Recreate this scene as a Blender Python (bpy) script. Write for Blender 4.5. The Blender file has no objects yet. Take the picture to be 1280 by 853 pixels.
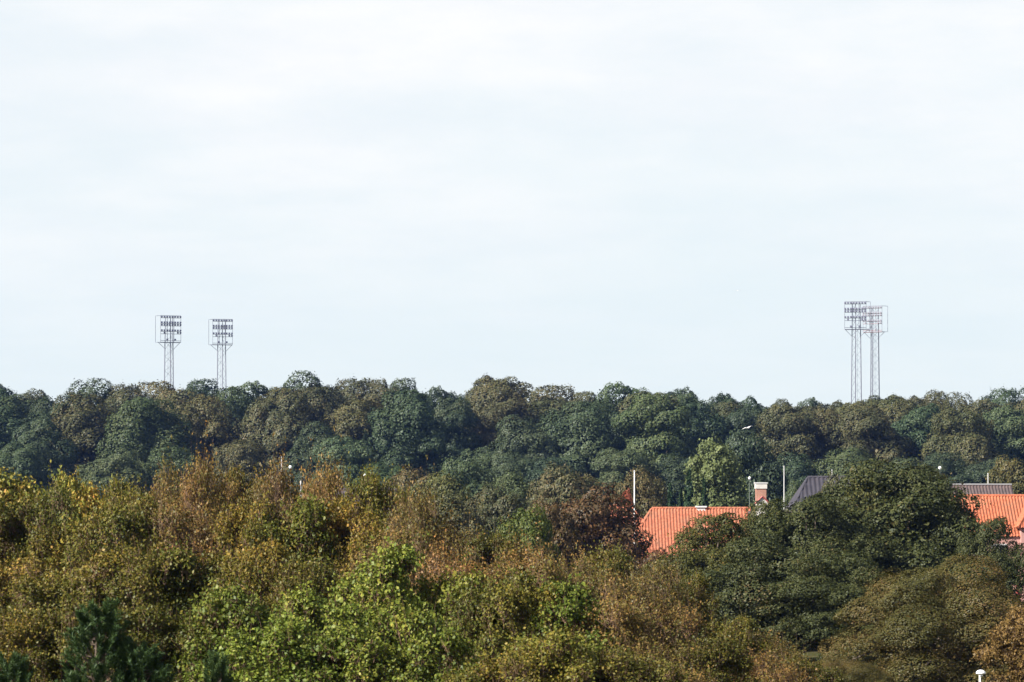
import bpy, math
import numpy as np
from math import radians, sin, cos, pi

# ------------------------------------------------------------------ camera, sky, sun, exposure
scene = bpy.context.scene
COL = scene.collection
F = 3750.0            # focal length in pixels of the 1280 px wide photograph
EYE = 12.0            # eye height
HOR = 600.0           # picture row of the level line

cam_d = bpy.data.cameras.new('camera')
cam = bpy.data.objects.new('camera', cam_d)
COL.objects.link(cam)
cam.location = (0, 0, EYE)
cam.rotation_euler = (radians(90), 0, 0)
cam_d.sensor_width = 36.0
cam_d.lens = 36.0 * F / 1280.0
cam_d.shift_y = (HOR - 426.5) / 1280.0
cam_d.clip_start = 1.0
cam_d.clip_end = 5000.0
cam_d.dof.use_dof = True
cam_d.dof.focus_distance = 230.0
cam_d.dof.aperture_fstop = 7.1
scene.camera = cam

SUN_EL = radians(34)
SUN_DIR = (-0.88, -0.475)          # horizontal direction towards the sun: left, behind the camera
SUN_AZ = math.atan2(SUN_DIR[0], SUN_DIR[1])
world = bpy.data.worlds.new('World')
scene.world = world
world.use_nodes = True
wt = world.node_tree
wt.nodes.clear()
W_ = wt.nodes.new
out = W_('ShaderNodeOutputWorld')
bg = W_('ShaderNodeBackground'); bg.inputs['Strength'].default_value = 0.050
sky = W_('ShaderNodeTexSky'); sky.sky_type = 'NISHITA'; sky.sun_disc = False
sky.sun_elevation = SUN_EL; sky.sun_rotation = SUN_AZ
sky.air_density = 1.0; sky.dust_density = 0.6; sky.ozone_density = 1.5
tc = W_('ShaderNodeTexCoord')
sep = W_('ShaderNodeSeparateXYZ'); wt.links.new(tc.outputs['Generated'], sep.inputs[0])
zc = W_('ShaderNodeMath'); zc.operation = 'MAXIMUM'; zc.inputs[1].default_value = 0.0
wt.links.new(sep.outputs['Z'], zc.inputs[0])
za = W_('ShaderNodeMath'); za.operation = 'ADD'; za.inputs[1].default_value = 0.16
wt.links.new(zc.outputs[0], za.inputs[0])
dv = W_('ShaderNodeVectorMath'); dv.operation = 'DIVIDE'
cmb = W_('ShaderNodeCombineXYZ')
for i_ in range(3): wt.links.new(za.outputs[0], cmb.inputs[i_])
wt.links.new(tc.outputs['Generated'], dv.inputs[0]); wt.links.new(cmb.outputs[0], dv.inputs[1])
def wnoise(scale, detail, off, rough=0.55):
    mp = W_('ShaderNodeMapping'); mp.inputs['Location'].default_value = off
    mp.inputs['Scale'].default_value = (1.0, 1.0, 1.0)
    wt.links.new(dv.outputs[0], mp.inputs[0])
    n = W_('ShaderNodeTexNoise'); n.inputs['Scale'].default_value = scale
    n.inputs['Detail'].default_value = detail; n.inputs['Roughness'].default_value = rough
    wt.links.new(mp.outputs[0], n.inputs['Vector'])
    return n
def wmap(sock, a, b, c, d):
    m = W_('ShaderNodeMapRange'); m.interpolation_type = 'SMOOTHSTEP'
    for k, v in zip(('From Min', 'From Max', 'To Min', 'To Max'), (a, b, c, d)): m.inputs[k].default_value = v
    wt.links.new(sock, m.inputs['Value'])
    return m.outputs[0]
def wmix(f, a, b):
    m = W_('ShaderNodeMix'); m.data_type = 'RGBA'
    for s, v in ((m.inputs['Factor'], f), (m.inputs['A'], a), (m.inputs['B'], b)):
        if hasattr(v, 'is_linked'): wt.links.new(v, s)
        else: s.default_value = v
    return m.outputs['Result']
# a thin bright veil of cloud over a pale hazy blue sky, a little greyer cloud drifting inside it
veil = wmap(wnoise(1.7, 8, (3.1, 0.4, 1.2), 0.6).outputs['Fac'], 0.30, 0.68, 0.55, 1.0)
hazef = wmap(sep.outputs['Z'], 0.02, 0.55, 0.92, 0.12)   # ground haze thins out upwards
base = wmix(hazef, sky.outputs[0], (5.12, 5.88, 6.18, 1))
white = wmix(wmap(wnoise(3.0, 9, (7.7, 2.0, 5.0), 0.62).outputs['Fac'], 0.38, 0.66, 0.0, 1.0), (6.85, 6.8, 6.8, 1), (6.35, 6.46, 6.62, 1))
lift = W_('ShaderNodeMath'); lift.operation = 'MULTIPLY'
wt.links.new(veil, lift.inputs[0]); 
thin = W_('ShaderNodeMath'); thin.operation = 'MULTIPLY'        # the veil is seen edge-on low down, thinner overhead
wt.links.new(wmap(sep.outputs['Z'], -0.02, 0.15, 0.12, 0.95), thin.inputs[0]); wt.links.new(wmap(sep.outputs['Z'], 0.17, 0.7, 1.0, 0.30), thin.inputs[1])
wt.links.new(thin.outputs[0], lift.inputs[1])
col = wmix(lift.outputs[0], base, white)
wt.links.new(col, bg.inputs['Color']); wt.links.new(bg.outputs[0], out.inputs['Surface'])

sun_d = bpy.data.lights.new('sun', 'SUN')
sun_d.energy = 5.0; sun_d.angle = radians(0.53); sun_d.color = (1.0, 0.93, 0.82)
sun = bpy.data.objects.new('sun', sun_d); COL.objects.link(sun)
ce = cos(SUN_EL)
sv = np.array([SUN_DIR[0] * ce, SUN_DIR[1] * ce, sin(SUN_EL)])
import mathutils
sun.rotation_euler = mathutils.Vector(sv.tolist()).to_track_quat('Z', 'Y').to_euler()
sun.location = (-60, -45, 60)

scene.view_settings.view_transform = 'Standard'
scene.view_settings.look = 'None'
scene.view_settings.exposure = 1.6
scene.view_settings.gamma = 1.0
scene.view_settings.use_curve_mapping = False
cy = scene.cycles
cy.max_bounces = 6; cy.diffuse_bounces = 3; cy.glossy_bounces = 2; cy.transmission_bounces = 4
cy.volume_bounces = 0; cy.transparent_max_bounces = 8
cy.use_denoising = True
cy.caustics_reflective = False; cy.caustics_refractive = False

# ------------------------------------------------------------------ helpers
def at(px, py, D):
    return ((px - 640.0) / F * D, D, EYE - (py - HOR) / F * D)
GY = [-60, 8, 25, 45, 90, 150, 220, 360, 430, 500, 560, 900]
GZ = [10.4, 10.4, 8.5, 6.2, 5.5, 4.0, 3.0, 3.2, 7.0, 11.5, 13.0, 12.0]
def ground_z(x, y):
    return float(np.interp(y, GY, GZ)) + 0.25 * sin(x * 0.11 + y * 0.05) + 0.15 * sin(x * 0.23 - y * 0.13)

def tag(o, label=None, cat=None, group=None, kind=None):
    if label: o['label'] = label
    if cat: o['category'] = cat
    if group: o['group'] = group
    if kind: o['kind'] = kind
    return o
def empty(name, loc, rz=0.0, scale=(1, 1, 1)):
    o = bpy.data.objects.new(name, None); COL.objects.link(o)
    o.location = loc; o.rotation_euler = (0, 0, rz); o.scale = scale
    o.empty_display_size = 0.3
    return o
def link(name, me, parent=None, loc=None):
    o = bpy.data.objects.new(name, me); COL.objects.link(o)
    if parent is not None: o.parent = parent
    if loc is not None: o.location = loc
    return o
def mesh_np(name, V, Q, mat=None, smooth=False):
    """V (n,3), Q list of faces or an (m,k) array"""
    me = bpy.data.meshes.new(name)
    if isinstance(Q, np.ndarray):
        m, k = Q.shape
        me.vertices.add(len(V)); me.vertices.foreach_set('co', np.ascontiguousarray(V, np.float32).ravel())
        me.loops.add(m * k); me.loops.foreach_set('vertex_index', np.ascontiguousarray(Q, np.int32).ravel())
        me.polygons.add(m)
        me.polygons.foreach_set('loop_start', np.arange(0, m * k, k, dtype=np.int32))
        me.update(calc_edges=True)
    else:
        me.from_pydata([tuple(map(float, v)) for v in V], [], [tuple(map(int, f)) for f in Q])
        me.update()
    if smooth: me.polygons.foreach_set('use_smooth', np.ones(len(me.polygons), dtype=bool))
    if mat: me.materials.append(mat)
    return me

class MB:
    def __init__(self): self.v = []; self.f = []
    def box(self, x0, x1, y0, y1, z0, z1):
        b = len(self.v)
        self.v += [(x, y, z) for z in (z0, z1) for y in (y0, y1) for x in (x0, x1)]
        for q in ((0, 2, 3, 1), (4, 5, 7, 6), (0, 1, 5, 4), (2, 6, 7, 3), (0, 4, 6, 2), (1, 3, 7, 5)):
            self.f.append(tuple(b + i for i in q))
        return self
    def tube(self, pts, rad, n=6):
        pts = [np.array(p, float) for p in pts]
        b = len(self.v); up = np.array([0.0, 0, 1])
        for i, p in enumerate(pts):
            d = pts[min(i + 1, len(pts) - 1)] - pts[max(i - 1, 0)]
            d = d / (np.linalg.norm(d) + 1e-9)
            a = np.cross(d, up if abs(d[2]) < 0.9 else np.array([1.0, 0, 0])); a /= np.linalg.norm(a)
            c = np.cross(d, a)
            r = rad[i] if hasattr(rad, '__len__') else rad
            for k in range(n):
                t = 2 * pi * k / n
                self.v.append(tuple(p + r * (a * cos(t) + c * sin(t))))
        for i in range(len(pts) - 1):
            for k in range(n):
                k2 = (k + 1) % n
                self.f.append((b + i * n + k, b + i * n + k2, b + (i + 1) * n + k2, b + (i + 1) * n + k))
        self.f.append(tuple(b + k for k in range(n))[::-1])
        self.f.append(tuple(b + (len(pts) - 1) * n + k for k in range(n)))
        return self
    def lathe(self, prof, n=12, c=(0, 0)):
        b = len(self.v)
        for r, z in prof:
            for k in range(n):
                t = 2 * pi * k / n
                self.v.append((c[0] + r * cos(t), c[1] + r * sin(t), z))
        for i in range(len(prof) - 1):
            for k in range(n):
                k2 = (k + 1) % n
                self.f.append((b + i * n + k, b + i * n + k2, b + (i + 1) * n + k2, b + (i + 1) * n + k))
        self.f.append(tuple(b + k for k in range(n))[::-1])
        self.f.append(tuple(b + (len(prof) - 1) * n + k for k in range(n)))
        return self
    def poly(self, pts):
        b = len(self.v); self.v += [tuple(p) for p in pts]; self.f.append(tuple(range(b, b + len(pts)))); return self
    def mesh(self, name, mat, smooth=False): return mesh_np(name, self.v, self.f, mat, smooth)
    def build(self, name, mat, parent=None, smooth=False): return link(name, self.mesh(name, mat, smooth), parent)

# ------------------------------------------------------------------ materials
def new_mat(name):
    m = bpy.data.materials.new(name); m.use_nodes = True
    m.node_tree.nodes.clear()
    return m, m.node_tree
def leaf_mat(name, stops, rough=0.5, trans=0.13, patch=0.35, pscale=0.5, gloss=0.010, gain=0.78):
    """colours are picked leaf by leaf along the stops, in loose patches"""
    m, t = new_mat(name); N = t.nodes.new; L = t.links.new
    o = N('ShaderNodeOutputMaterial')
    geo = N('ShaderNodeNewGeometry'); oi = N('ShaderNodeObjectInfo')
    noi = N('ShaderNodeTexNoise'); noi.inputs['Scale'].default_value = pscale; noi.inputs['Detail'].default_value = 2
    L(geo.outputs['Position'], noi.inputs['Vector'])
    a = N('ShaderNodeMath'); a.operation = 'MULTIPLY_ADD'; a.inputs[1].default_value = 1 - patch
    b = N('ShaderNodeMath'); b.operation = 'MULTIPLY_ADD'; b.inputs[1].default_value = patch * 2.6; b.inputs[2].default_value = -patch * 0.8
    L(noi.outputs['Fac'], b.inputs[0]); L(geo.outputs['Random Per Island'], a.inputs[0]); L(b.outputs[0], a.inputs[2])
    r = N('ShaderNodeValToRGB'); r.color_ramp.interpolation = 'LINEAR'
    e = r.color_ramp.elements
    while len(e) < len(stops): e.new(0.5)
    for el, (p, c) in zip(e, stops): el.position = p; el.color = (*[gain * q for q in c], 1)
    L(a.outputs[0], r.inputs[0])
    mul = N('ShaderNodeMix'); mul.data_type = 'RGBA'; mul.blend_type = 'MULTIPLY'; mul.inputs['Factor'].default_value = 1
    L(r.outputs[0], mul.inputs['A']); L(oi.outputs['Color'], mul.inputs['B'])
    d = N('ShaderNodeBsdfDiffuse'); tr = N('ShaderNodeBsdfTranslucent'); gl = N('ShaderNodeBsdfGlossy')
    gl.inputs['Roughness'].default_value = rough; gl.inputs['Color'].default_value = (0.9, 0.95, 1, 1)
    L(mul.outputs['Result'], d.inputs['Color']); L(mul.outputs['Result'], tr.inputs['Color'])
    m1 = N('ShaderNodeMixShader'); m1.inputs[0].default_value = trans
    L(d.outputs[0], m1.inputs[1]); L(tr.outputs[0], m1.inputs[2])
    m2 = N('ShaderNodeMixShader'); m2.inputs[0].default_value = gloss
    L(m1.outputs[0], m2.inputs[1]); L(gl.outputs[0], m2.inputs[2])
    L(m2.outputs[0], o.inputs['Surface'])
    return m
def flat_mat(name, c1, c2=None, scale=3.0, rough=0.7, metal=0.0, bump=0.0, spec=0.5):
    m, t = new_mat(name); N = t.nodes.new; L = t.links.new
    o = N('ShaderNodeOutputMaterial'); p = N('ShaderNodeBsdfPrincipled')
    p.inputs['Roughness'].default_value = rough; p.inputs['Metallic'].default_value = metal
    p.inputs['Specular IOR Level'].default_value = spec
    tcn = N('ShaderNodeTexCoord'); n = N('ShaderNodeTexNoise'); n.inputs['Scale'].default_value = scale; n.inputs['Detail'].default_value = 6
    L(tcn.outputs['Object'], n.inputs['Vector'])
    r = N('ShaderNodeValToRGB'); r.color_ramp.elements[0].position = 0.3; r.color_ramp.elements[1].position = 0.7
    r.color_ramp.elements[0].color = (*c1, 1); r.color_ramp.elements[1].color = (*(c2 or c1), 1)
    L(n.outputs['Fac'], r.inputs[0]); L(r.outputs[0], p.inputs['Base Color'])
    if bump:
        b = N('ShaderNodeBump'); b.inputs['Strength'].default_value = bump
        L(n.outputs['Fac'], b.inputs['Height']); L(b.outputs[0], p.inputs['Normal'])
    L(p.outputs[0], o.inputs['Surface'])
    return m
def brick_mat(name):
    m, t = new_mat(name); N = t.nodes.new; L = t.links.new
    o = N('ShaderNodeOutputMaterial'); p = N('ShaderNodeBsdfPrincipled'); p.inputs['Roughness'].default_value = 0.9
    tcn = N('ShaderNodeTexCoord'); b = N('ShaderNodeTexBrick')
    mp = N('ShaderNodeMapping'); mp.inputs['Rotation'].default_value = (radians(90), 0, 0)
    L(tcn.outputs['Object'], mp.inputs[0]); L(mp.outputs[0], b.inputs['Vector'])
    b.inputs['Scale'].default_value = 1.0; b.inputs['Brick Width'].default_value = 0.24; b.inputs['Row Height'].default_value = 0.07
    b.inputs['Mortar Size'].default_value = 0.008
    b.inputs['Color1'].default_value = (0.26, 0.105, 0.07, 1); b.inputs['Color2'].default_value = (0.20, 0.075, 0.05, 1)
    b.inputs['Mortar'].default_value = (0.28, 0.22, 0.18, 1)
    L(b.outputs['Color'], p.inputs['Base Color']); L(p.outputs[0], o.inputs['Surface'])
    return m

M = {}
M['bark'] = flat_mat('bark', (0.05, 0.035, 0.025), (0.11, 0.085, 0.065), 4, 0.95)
M['pale_bark'] = flat_mat('pale_bark', (0.12, 0.09, 0.075), (0.22, 0.17, 0.14), 4, 0.95)
M['twig'] = flat_mat('twig', (0.085, 0.050, 0.030), (0.15, 0.088, 0.050), 2, 0.85)
M['white_paint'] = flat_mat('white_paint', (0.42, 0.42, 0.44), (0.55, 0.55, 0.55), 5, 0.5)
M['white_wall'] = flat_mat('white_wall', (0.36, 0.35, 0.34), (0.50, 0.48, 0.45), 2.5, 0.85)
M['pink_wall'] = flat_mat('pink_wall', (0.30, 0.16, 0.145), (0.36, 0.20, 0.18), 0.8, 0.85)
M['red_trim'] = flat_mat('red_trim', (0.20, 0.03, 0.03), (0.26, 0.045, 0.04), 4, 0.6)
M['lamp_white'] = flat_mat('lamp_white', (0.80, 0.80, 0.80), (0.82, 0.82, 0.82), 3, 0.35)
M['galv'] = flat_mat('galvanised_steel', (0.10, 0.11, 0.145), (0.15, 0.16, 0.20), 2, 0.55, 0.3)
M['dark_steel'] = flat_mat('dark_lamp_housing', (0.025, 0.027, 0.055), (0.045, 0.048, 0.085), 3, 0.5)
M['red_steel'] = flat_mat('red_painted_steel', (0.17, 0.075, 0.08), (0.22, 0.10, 0.10), 3, 0.6)
M['dark_pole'] = flat_mat('dark_green_pole_paint', (0.03, 0.04, 0.03), (0.05, 0.06, 0.05), 2, 0.5)
M['glass'] = flat_mat('window_glass', (0.02, 0.025, 0.03), (0.03, 0.035, 0.04), 2, 0.1)
M['pole_grey'] = flat_mat('grey_pole_paint', (0.24, 0.24, 0.26), (0.32, 0.32, 0.33), 2, 0.5)
def tile_mat(name, c1, c2, lichen):
    m, t = new_mat(name); N = t.nodes.new; L = t.links.new
    o = N('ShaderNodeOutputMaterial'); p = N('ShaderNodeBsdfPrincipled'); p.inputs['Roughness'].default_value = 0.85
    p.inputs['Specular IOR Level'].default_value = 0.25
    tcn = N('ShaderNodeTexCoord')
    def noise(sc, d):
        n = N('ShaderNodeTexNoise'); n.inputs['Scale'].default_value = sc; n.inputs['Detail'].default_value = d; L(tcn.outputs['Object'], n.inputs['Vector']); return n.outputs['Fac']
    def ramp(f, a, ca, b, cb):
        r = N('ShaderNodeValToRGB'); r.color_ramp.elements[0].position = a; r.color_ramp.elements[1].position = b
        r.color_ramp.elements[0].color = ca; r.color_ramp.elements[1].color = cb; L(f, r.inputs[0]); return r.outputs[0]
    base = ramp(noise(5.0, 3), 0.3, (*c1, 1), 0.7, (*c2, 1))
    mk = ramp(noise(0.8, 7), 0.50, (0, 0, 0, 1), 0.72, (0.75, 0.75, 0.75, 1))
    mx = N('ShaderNodeMix'); mx.data_type = 'RGBA'; L(mk, mx.inputs['Factor']); L(base, mx.inputs['A']); mx.inputs['B'].default_value = (*lichen, 1)
    L(mx.outputs['Result'], p.inputs['Base Color']); L(p.outputs[0], o.inputs['Surface'])
    return m
M['orange_tile'] = tile_mat('orange_clay_tile', (0.23, 0.064, 0.030), (0.38, 0.120, 0.060), (0.22, 0.10, 0.058))
M['red_orange_tile'] = tile_mat('worn_orange_clay_tile', (0.20, 0.062, 0.033), (0.36, 0.128, 0.072), (0.17, 0.090, 0.056))
M['brown_tile'] = flat_mat('dark_brown_tile', (0.050, 0.034, 0.034), (0.085, 0.058, 0.055), 2.2, 0.8)
M['grey_tile'] = flat_mat('dark_grey_sheet', (0.022, 0.020, 0.028), (0.040, 0.036, 0.046), 1.4, 0.6)
M['mauve_tile'] = flat_mat('mauve_grey_tile', (0.06, 0.05, 0.07), (0.09, 0.075, 0.095), 1.4, 0.8)
M['feather_white'] = flat_mat('white_feather', (0.75, 0.75, 0.76), (0.8, 0.8, 0.8), 3, 0.8)
M['feather_grey'] = flat_mat('grey_feather', (0.35, 0.36, 0.38), (0.42, 0.43, 0.45), 3, 0.8)
M['brick'] = brick_mat('red_brick')
M['ground'] = flat_mat('rough_grass_ground', (0.028, 0.035, 0.014), (0.065, 0.052, 0.025), 0.35, 1.0, spec=0.0)

# foliage colours
M['h_dark'] = leaf_mat('dark_green_leaves', [(0.0, (0.021, 0.037, 0.020)), (0.55, (0.046, 0.068, 0.035)), (1.0, (0.078, 0.095, 0.046))], gain=0.72, pscale=0.16)
M['h_green'] = leaf_mat('mid_green_leaves', [(0.0, (0.030, 0.050, 0.023)), (0.55, (0.064, 0.088, 0.039)), (1.0, (0.102, 0.116, 0.050))], gain=0.72, pscale=0.16)
M['h_olive'] = leaf_mat('olive_leaves', [(0.0, (0.034, 0.044, 0.020)), (0.45, (0.070, 0.076, 0.032)), (0.8, (0.102, 0.092, 0.038)), (1.0, (0.125, 0.098, 0.044))], gain=0.72, pscale=0.2)
M['h_brown'] = leaf_mat('brownish_leaves', [(0.0, (0.033, 0.043, 0.021)), (0.4, (0.070, 0.076, 0.033)), (0.75, (0.100, 0.090, 0.039)), (1.0, (0.128, 0.096, 0.046))], gain=0.72, pscale=0.22)
M['h_blue'] = leaf_mat('bluish_green_leaves', [(0.0, (0.026, 0.043, 0.025)), (0.55, (0.052, 0.073, 0.039)), (1.0, (0.080, 0.098, 0.052))], gain=0.72, pscale=0.16)
M['lime'] = leaf_mat('yellow_green_leaves', [(0.0, (0.060, 0.080, 0.030)), (0.55, (0.115, 0.142, 0.052)), (1.0, (0.175, 0.195, 0.075))], pscale=0.4, trans=0.18)
M['conifer'] = leaf_mat('dark_conifer_needles', [(0.0, (0.014, 0.030, 0.014)), (0.6, (0.030, 0.056, 0.022)), (1.0, (0.052, 0.082, 0.030))], pscale=0.5)
M['redbrown'] = leaf_mat('red_brown_leaves', [(0.0, (0.040, 0.036, 0.017)), (0.45, (0.088, 0.058, 0.026)), (0.8, (0.145, 0.074, 0.032)), (1.0, (0.19, 0.095, 0.042))], gain=0.66, pscale=0.4)
M['red'] = leaf_mat('orange_red_leaves', [(0.0, (0.12, 0.035, 0.02)), (0.5, (0.27, 0.065, 0.03)), (1.0, (0.38, 0.12, 0.05))], pscale=0.5)
M['f_olive'] = leaf_mat('olive_yellow_leaves', [(0.0, (0.036, 0.047, 0.010)), (0.35, (0.080, 0.086, 0.014)), (0.7, (0.160, 0.130, 0.021)), (0.9, (0.26, 0.168, 0.028)), (1.0, (0.42, 0.26, 0.06))], pscale=0.42, trans=0.18, patch=0.5)
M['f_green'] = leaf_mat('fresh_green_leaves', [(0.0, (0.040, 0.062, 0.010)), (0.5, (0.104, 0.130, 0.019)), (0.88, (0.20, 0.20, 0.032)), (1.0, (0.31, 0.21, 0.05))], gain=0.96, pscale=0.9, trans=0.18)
M['f_yellow'] = leaf_mat('yellow_autumn_leaves', [(0.0, (0.08, 0.10, 0.02)), (0.45, (0.20, 0.20, 0.035)), (0.8, (0.34, 0.22, 0.04)), (1.0, (0.42, 0.18, 0.035))], pscale=0.8, trans=0.18, patch=0.45)
M['f_twig'] = leaf_mat('sparse_brown_orange_leaves', [(0.0, (0.044, 0.052, 0.012)), (0.3, (0.095, 0.088, 0.020)), (0.55, (0.150, 0.105, 0.026)), (0.8, (0.21, 0.118, 0.034)), (1.0, (0.33, 0.18, 0.055))], pscale=0.42, trans=0.18, patch=0.5)
M['f_dark'] = leaf_mat('dark_glossy_leaves', [(0.0, (0.024, 0.033, 0.013)), (0.5, (0.056, 0.068, 0.024)), (0.85, (0.096, 0.100, 0.036)), (1.0, (0.17, 0.115, 0.048))], gain=0.66, pscale=0.5, trans=0.2, gloss=0.008, patch=0.3)
M['f_dense'] = leaf_mat('small_brown_green_leaves', [(0.0, (0.036, 0.040, 0.012)), (0.45, (0.080, 0.074, 0.022)), (0.8, (0.135, 0.088, 0.030)), (1.0, (0.19, 0.10, 0.045))], gain=0.76, pscale=0.35, trans=0.22, patch=0.55)
M['f_orange'] = leaf_mat('orange_brown_leaves', [(0.0, (0.09, 0.062, 0.020)), (0.5, (0.19, 0.122, 0.036)), (1.0, (0.31, 0.185, 0.065))], gain=0.62, pscale=0.6, trans=0.18)
M['pine'] = leaf_mat('pine_needles', [(0.0, (0.018, 0.034, 0.012)), (0.6, (0.038, 0.066, 0.020)), (1.0, (0.066, 0.098, 0.032))], gain=1.1, pscale=1.0, trans=0.12)

# ------------------------------------------------------------------ ground
gx = np.concatenate([np.linspace(-320, -120, 21), np.linspace(-110, 110, 56), np.linspace(120, 320, 21)])
gy = np.concatenate([np.linspace(-60, 100, 54), np.linspace(106, 420, 63), np.linspace(430, 820, 40)])
GX, GYY = np.meshgrid(gx, gy)
GZZ = np.interp(GYY, GY, GZ) + 0.25 * np.sin(GX * 0.11 + GYY * 0.05) + 0.15 * np.sin(GX * 0.23 - GYY * 0.13)
nx, ny = len(gx), len(gy)
idx = np.arange(nx * ny).reshape(ny, nx)
quads = np.stack([idx[:-1, :-1], idx[:-1, 1:], idx[1:, 1:], idx[1:, :-1]], -1).reshape(-1, 4)
g = link('ground', mesh_np('ground', np.stack([GX, GYY, GZZ], -1).reshape(-1, 3), quads, M['ground'], True))
tag(g, 'rough grassy ground under the thickets and the wooded slope', 'ground', kind='structure')

# ------------------------------------------------------------------ foliage generators
def unit(a): return a / (np.linalg.norm(a, axis=-1, keepdims=True) + 1e-9)
def rand_dirs(rng, n, zmin=-1.0):
    z = rng.uniform(zmin, 1, n); t = rng.uniform(0, 2 * pi, n); r = np.sqrt(np.maximum(0, 1 - z * z))
    return np.stack([r * np.cos(t), r * np.sin(t), z], -1)
def leaf_geo(P, Nn, Dd, Ls, Ws, fold=0.12):
    Nn = unit(Nn); S = unit(np.cross(Dd, Nn)); D2 = unit(np.cross(Nn, S))
    Ls = Ls[:, None]; Ws = Ws[:, None]
    v0 = P - D2 * Ls * 0.5
    v1 = P - D2 * Ls * 0.05 + S * Ws * 0.5 - Nn * Ws * fold
    v2 = P + D2 * Ls * 0.5 - Nn * Ls * fold
    v3 = P - D2 * Ls * 0.05 - S * Ws * 0.5 - Nn * Ws * fold
    V = np.stack([v0, v1, v2, v3], 1).reshape(-1, 3)
    return V, np.arange(len(V)).reshape(-1, 4)
def lobes_of(rng, W, z0, z1, nl, flat, rr=(0.15, 0.26), fill=0.74, sub=10, subr=(0.34, 0.5), zmin=-0.55, top=1.0, big=0, rbig=(0.20, 0.28)):
    """lobes = boughs on an ellipsoid; sub-lobes = leaf clumps on each bough"""
    c = np.array([0, 0, (z0 + z1) / 2]); ax = np.array([W / 2, W / 2, (z1 - z0) / 2])
    k = np.arange(nl); z = zmin + (1 - zmin) * (k + 0.5) / nl; t = k * 2.399963 + rng.uniform(0, 6.28)
    r = np.sqrt(1 - np.clip(z, -1, 1) ** 2)
    d = np.stack([r * np.cos(t), r * np.sin(t), z], -1) + rng.normal(0, 0.16, (nl, 3))
    d = unit(d)
    R = W * rng.uniform(rr[0], rr[1], nl)
    rad = rng.uniform(fill - 0.10, fill + 0.10, nl)[:, None]
    C = c + d * ax * rad
    # keep the boughs inside the height
    C[:, 2] = np.minimum(C[:, 2], z1 - R * flat * top)
    if big:
        # big domes first, the boughs then sit on the outside of the domes
        k = np.arange(big); z = zmin + (1 - zmin) * (k + 0.5) / big; t = k * 2.399963 + rng.uniform(0, 6.28)
        r = np.sqrt(1 - np.clip(z, -1, 1) ** 2)
        d = unit(np.stack([r * np.cos(t), r * np.sin(t), z], -1) + rng.normal(0, 0.2, (big, 3)))
        RB = W * rng.uniform(rbig[0], rbig[1], big)
        hz_ = (z1 - z0) / W
        AB = np.stack([RB, RB, RB * min(1.0, 0.55 + 0.35 * hz_)], -1)
        CB = c + d * (ax - AB * 0.92) * rng.uniform(0.86, 1.04, big)[:, None]
        per = max(4, int(round(nl / big * 2.2)))
        C = []; R = []
        for i in range(big):
            dd = rand_dirs(rng, per, -0.5); p = CB[i] + dd * AB[i] * 0.86
            ok = np.ones(per, bool)
            for j in range(big):
                if j != i: ok &= (((p - CB[j]) / (AB[j] * 0.86)) ** 2).sum(1) > 1
            C.append(p[ok]); R.append(RB[i] * rng.uniform(rr[0], rr[1], ok.sum()))
        C = np.vstack(C); R = np.concatenate(R)
        lo = C[:, 2] > R * flat * 0.5
        C = C[lo]; R = R[lo]
    C = np.vstack([C, [c]]); R = np.append(R, W * 0.22)
    A = np.stack([R, R, R * flat], -1)
    SC, SA, SN = [], [], []
    for i in range(len(R)):
        dd = rand_dirs(rng, sub, -0.45)
        SC.append(C[i] + dd * A[i] * rng.uniform(0.62, 0.98, sub)[:, None])
        s = R[i] * rng.uniform(subr[0], subr[1], sub)
        SA.append(np.stack([s, s, s * flat], -1))
    return C, A, np.vstack(SC), np.vstack(SA)
def inside_any(P, C, A, k):
    m = np.zeros(len(P), bool)
    for i in range(len(C)):
        q = (P - C[i]) / (A[i] * k)
        m |= (q * q).sum(1) < 1
    return m
def trunk_mesh(name, rng, C, z0, trunk_r, mat, n_limbs=9, n=6, lean=0.0):
    mb = MB()
    zt = C[:, 2].mean()
    pts = [(0, 0, -0.6), (rng.normal(0, .1), rng.normal(0, .1), z0 * 0.6), (rng.normal(0, .15), rng.normal(0, .15), zt)]
    mb.tube(pts, [trunk_r * 1.25, trunk_r, trunk_r * 0.45], n)
    base = np.array(pts[1]); topp = np.array(pts[2])
    for i in rng.permutation(len(C))[:n_limbs]:
        s = base + (topp - base) * rng.uniform(0.1, 0.9)
        e = C[i]; mid = (s + e) / 2 + np.array([0, 0, rng.uniform(-0.1, 0.2) * np.linalg.norm(e - s)])
        r = trunk_r * rng.uniform(0.28, 0.45)
        mb.tube([s, mid, e], [r, r * 0.7, r * 0.25], 5)
    return mb.mesh(name, mat)

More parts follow.
